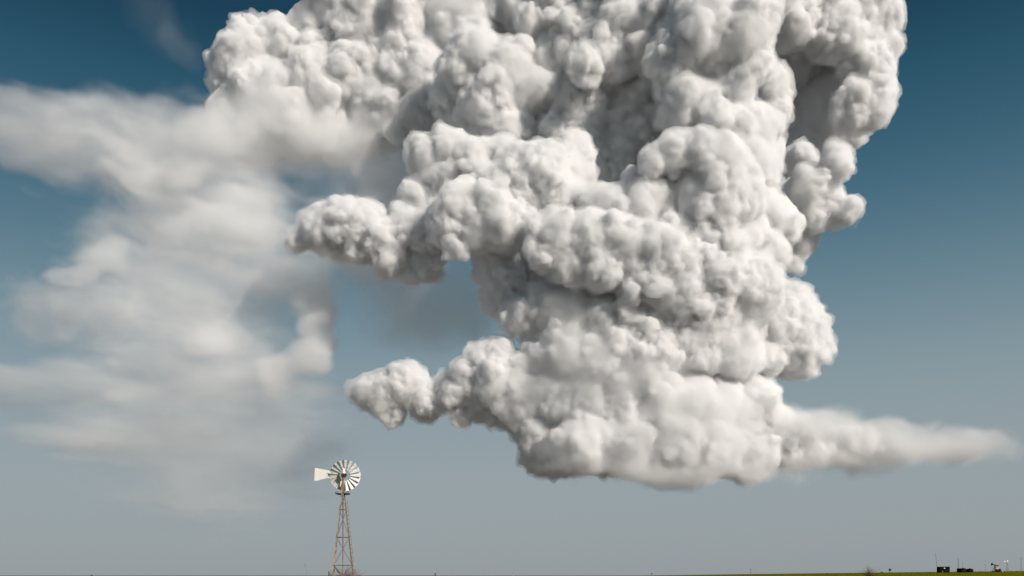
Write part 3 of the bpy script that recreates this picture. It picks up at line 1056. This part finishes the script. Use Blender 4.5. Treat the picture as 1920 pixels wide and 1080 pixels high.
# two low tanks
x, g = stand(1802.6)
root = empty("storage_tank", (x, YO, g))
tag(root, "low flat black tank beneath two thin vent pipes", "tank")
h = hgt(1065.6, g)
m = MB()
w = 15.6 * PO / 2
m.lathe([(0, -0.2), (w, -0.2), (w, h * 0.35), (w * 1.015, h * 0.36), (w * 1.015, h * 0.4), (w, h * 0.41), (w, h - 0.12), (w * 0.97, h - 0.02), (0, h + 0.05)], n=28)
m.build("tank_body", black, root)
m = MB()
m.box((0.3 * w, -w * 0.2, h + 0.08), (0.6, 0.6, 0.22))
m.build("hatch", black, root)
for u, v, r in ((1797.0, 1047.6, 0.11), (1805.4, 1053.5, 0.07)):
    dx = (u - 1802.6) * PO
    MB().bar((dx, 0.2, 0), (dx, 0.2, hgt(v, g)), r, r * 0.8, n=7).build("vent_pipe", black if r > 0.1 else greyst, root)
x, g = stand(1818.2)
root = empty("storage_tank", (x, YO, g))
tag(root, "low black tank with domed roof left of the lamp pole", "tank")
h = hgt(1066.0, g)
w = 12.6 * PO / 2
m = MB()
m.lathe([(0, -0.2), (w, -0.2), (w, h * 0.5), (w * 1.02, h * 0.51), (w * 1.02, h * 0.56), (w, h * 0.57), (w, h * 0.72), (w * 0.8, h * 0.88), (w * 0.45, h * 0.98), (0, h)], n=28)
m.build("tank_body", black, root)
MB().lathe([(0, 0.28), (0.2, 0.26), (0.2, 0), (0.0, 0)], c=(0, 0, h - 0.03), n=10).build("hatch", black, root)

# pumpjack
x, g = stand(1866.5)
root = empty("pumpjack", (x, YO, g))
tag(root, "dark oil pumpjack with raised horsehead and red base on the rise", "pumpjack")
U = lambda u: (u - 1866.5) * PO
Zp = lambda v: hgt(v, g)
m = MB()
m.box((U(1868.5), 0, 0.18), (17.5 * PO, 1.5, 0.36))
m.box((U(1862.0), 0, 0.10), (5 * PO, 1.7, 0.3))
m.build("skid_base", black, root)
zb = Zp(1060.0)
m = MB()
for sx, sy in ((-1, -1), (-1, 1), (1, -1), (1, 1)):
    m.bar((U(1864.6) + sx * 0.55 - 0.15, sy * 0.6, 0.2), (U(1865.6), sy * 0.18, zb), 0.09)
m.bar((U(1865.6) - 0.4, -0.45, 1.2), (U(1865.6) + 0.2, -0.45, 1.2), 0.05)
m.bar((U(1865.6), -0.3, zb), (U(1865.6), 0.3, zb), 0.16)
m.build("samson_post", black, root)
rot = Matrix.Rotation(R(13), 3, 'Y')
pv = Vector((U(1865.6), 0, zb + 0.18))
m = MB()
m.box(pv + rot @ Vector((0.25, 0, 0)), (2.9, 0.22, 0.34), rot=rot)
m.build("walking_beam", black, root)
hd = pv + rot @ Vector((-1.35, 0, 0))
poly = []
for k in range(9):
    t = R(-38 + 76 * k / 8)
    poly.append((-1.05 * math.cos(t) + 0.55, 1.05 * math.sin(t)))
poly += [(0.32, 0.30), (0.36, -0.22)]
m = MB()
m.prism([(hd.x + (rot @ Vector((a, 0, b))).x, hd.z + (rot @ Vector((a, 0, b))).z) for a, b in poly], -0.2, 0.2)
m.build("horsehead", black, root)
hx_ = hd.x - 0.48
MB().bar((hx_, -0.08, hd.z), (hx_, -0.08, 1.3), 0.022, n=5).bar((hx_, 0.08, hd.z), (hx_, 0.08, 1.3), 0.022, n=5).box((hx_, 0, 1.28), (0.12, 0.36, 0.1)).build("bridle", greyst, root)
m = MB()
m.bar((hx_, 0, 0.0), (hx_, 0, 1.3), 0.03)
m.bar((hx_, 0, 0.0), (hx_, 0, 0.6), 0.12)
m.bar((hx_ - 0.3, 0, 0.42), (hx_ + 0.3, 0, 0.42), 0.07)
m.build("wellhead", greyst, root)
m = MB()
m.box((U(1871.2), 0, Zp(1070.6)), (9.0 * PO, 1.1, 6.0 * PO), taper=0.92)
m.box((U(1874.8), 0, Zp(1069.0)), (1.8 * PO, 1.0, 5.5 * PO))
m.lathe([(0, -0.5), (0.42, -0.5), (0.42, 0.5), (0, 0.5)], c=(U(1868.4), 0, Zp(1068.5)), axis='Y', n=14)
m.build("gearbox", darkred, root)
tailp = pv + rot @ Vector((1.62, 0, 0))
cr = Vector((U(1869.2), 0, Zp(1067.2)))
for sy in (-0.62, 0.62):
    MB().bar((tailp.x, sy * 0.5, tailp.z), (cr.x + 0.2, sy, cr.z + 0.75), 0.05, n=6).build("pitman_arm", black, root)
    m = MB()
    m.prism([(cr.x - 0.50, cr.z - 0.05), (cr.x - 0.62, cr.z + 0.62), (cr.x - 0.30, cr.z + 1.18), (cr.x + 0.28, cr.z + 1.25), (cr.x + 0.52, cr.z + 0.6), (cr.x + 0.40, cr.z - 0.02)], sy * 1.05 - 0.09, sy * 1.05 + 0.09)
    m.build("counterweight", tan, root)
MB().bar((tailp.x, -0.36, tailp.z), (tailp.x, 0.36, tailp.z), 0.07, n=6).build("equalizer", black, root)
x, g = stand(1878.0)
m = MB()
m.lathe([(0, 0), (0.34, 0), (0.34, 0.50), (0.26, 0.66), (0.0, 0.72)], n=14)
m.bar((0, 0, 0.7), (0, 0, 0.95), 0.08)
o = m.build("small_tank", tan, None, loc=(x, YO - 0.5, g), smooth=False)
tag(o, "small tan drum tank beside the red pumpjack base", "tank")


# ------------------------------------------------------------------ birds
def bird(u, v, y, span, flap, label):
    m = MB()
    n = 8
    prof = [(0.0, -0.30), (0.05, -0.26), (0.09, -0.16), (0.12, 0.0), (0.10, 0.14), (0.05, 0.26), (0.0, 0.30)]
    m.lathe([(r * span, h * span) for r, h in prof], axis='X', n=n)
    for s in (-1, 1):
        i = len(m.v)
        for (a, c0, c1) in ((0.04, -0.12, 0.12), (0.26, -0.13, 0.07), (0.5, -0.02, 0.05)):
            z = flap * span * (a if a < 0.3 else 0.26 - (a - 0.26) * 0.4)
            for c in (c0, c1):
                for dz in (0.006, -0.006):
                    m.v.append((c * span, s * a * span, z + dz * span))
        for k in range(2):
            b = i + 4 * k
            m.f += [(b, b + 2, b + 6, b + 4), (b + 1, b + 5, b + 7, b + 3), (b, b + 4, b + 5, b + 1), (b + 2, b + 3, b + 7, b + 6)]
        m.f.append((i + 8, i + 10, i + 11, i + 9))
    o = m.build("bird", mat("dark_feathers", (0.02, 0.02, 0.02), 0.9), None, loc=at(u, v, y))
    o.rotation_euler = (R(12), R(-14), R(74))
    tag(o, label, "bird", "birds in the sky")


bird(1286, 395, 230, 0.85, 0.5, "dark bird flying high in front of the bright middle of the thunderhead")
bird(1078, 868, 230, 0.80, 0.2, "dark bird flying low in front of the thunderhead base")
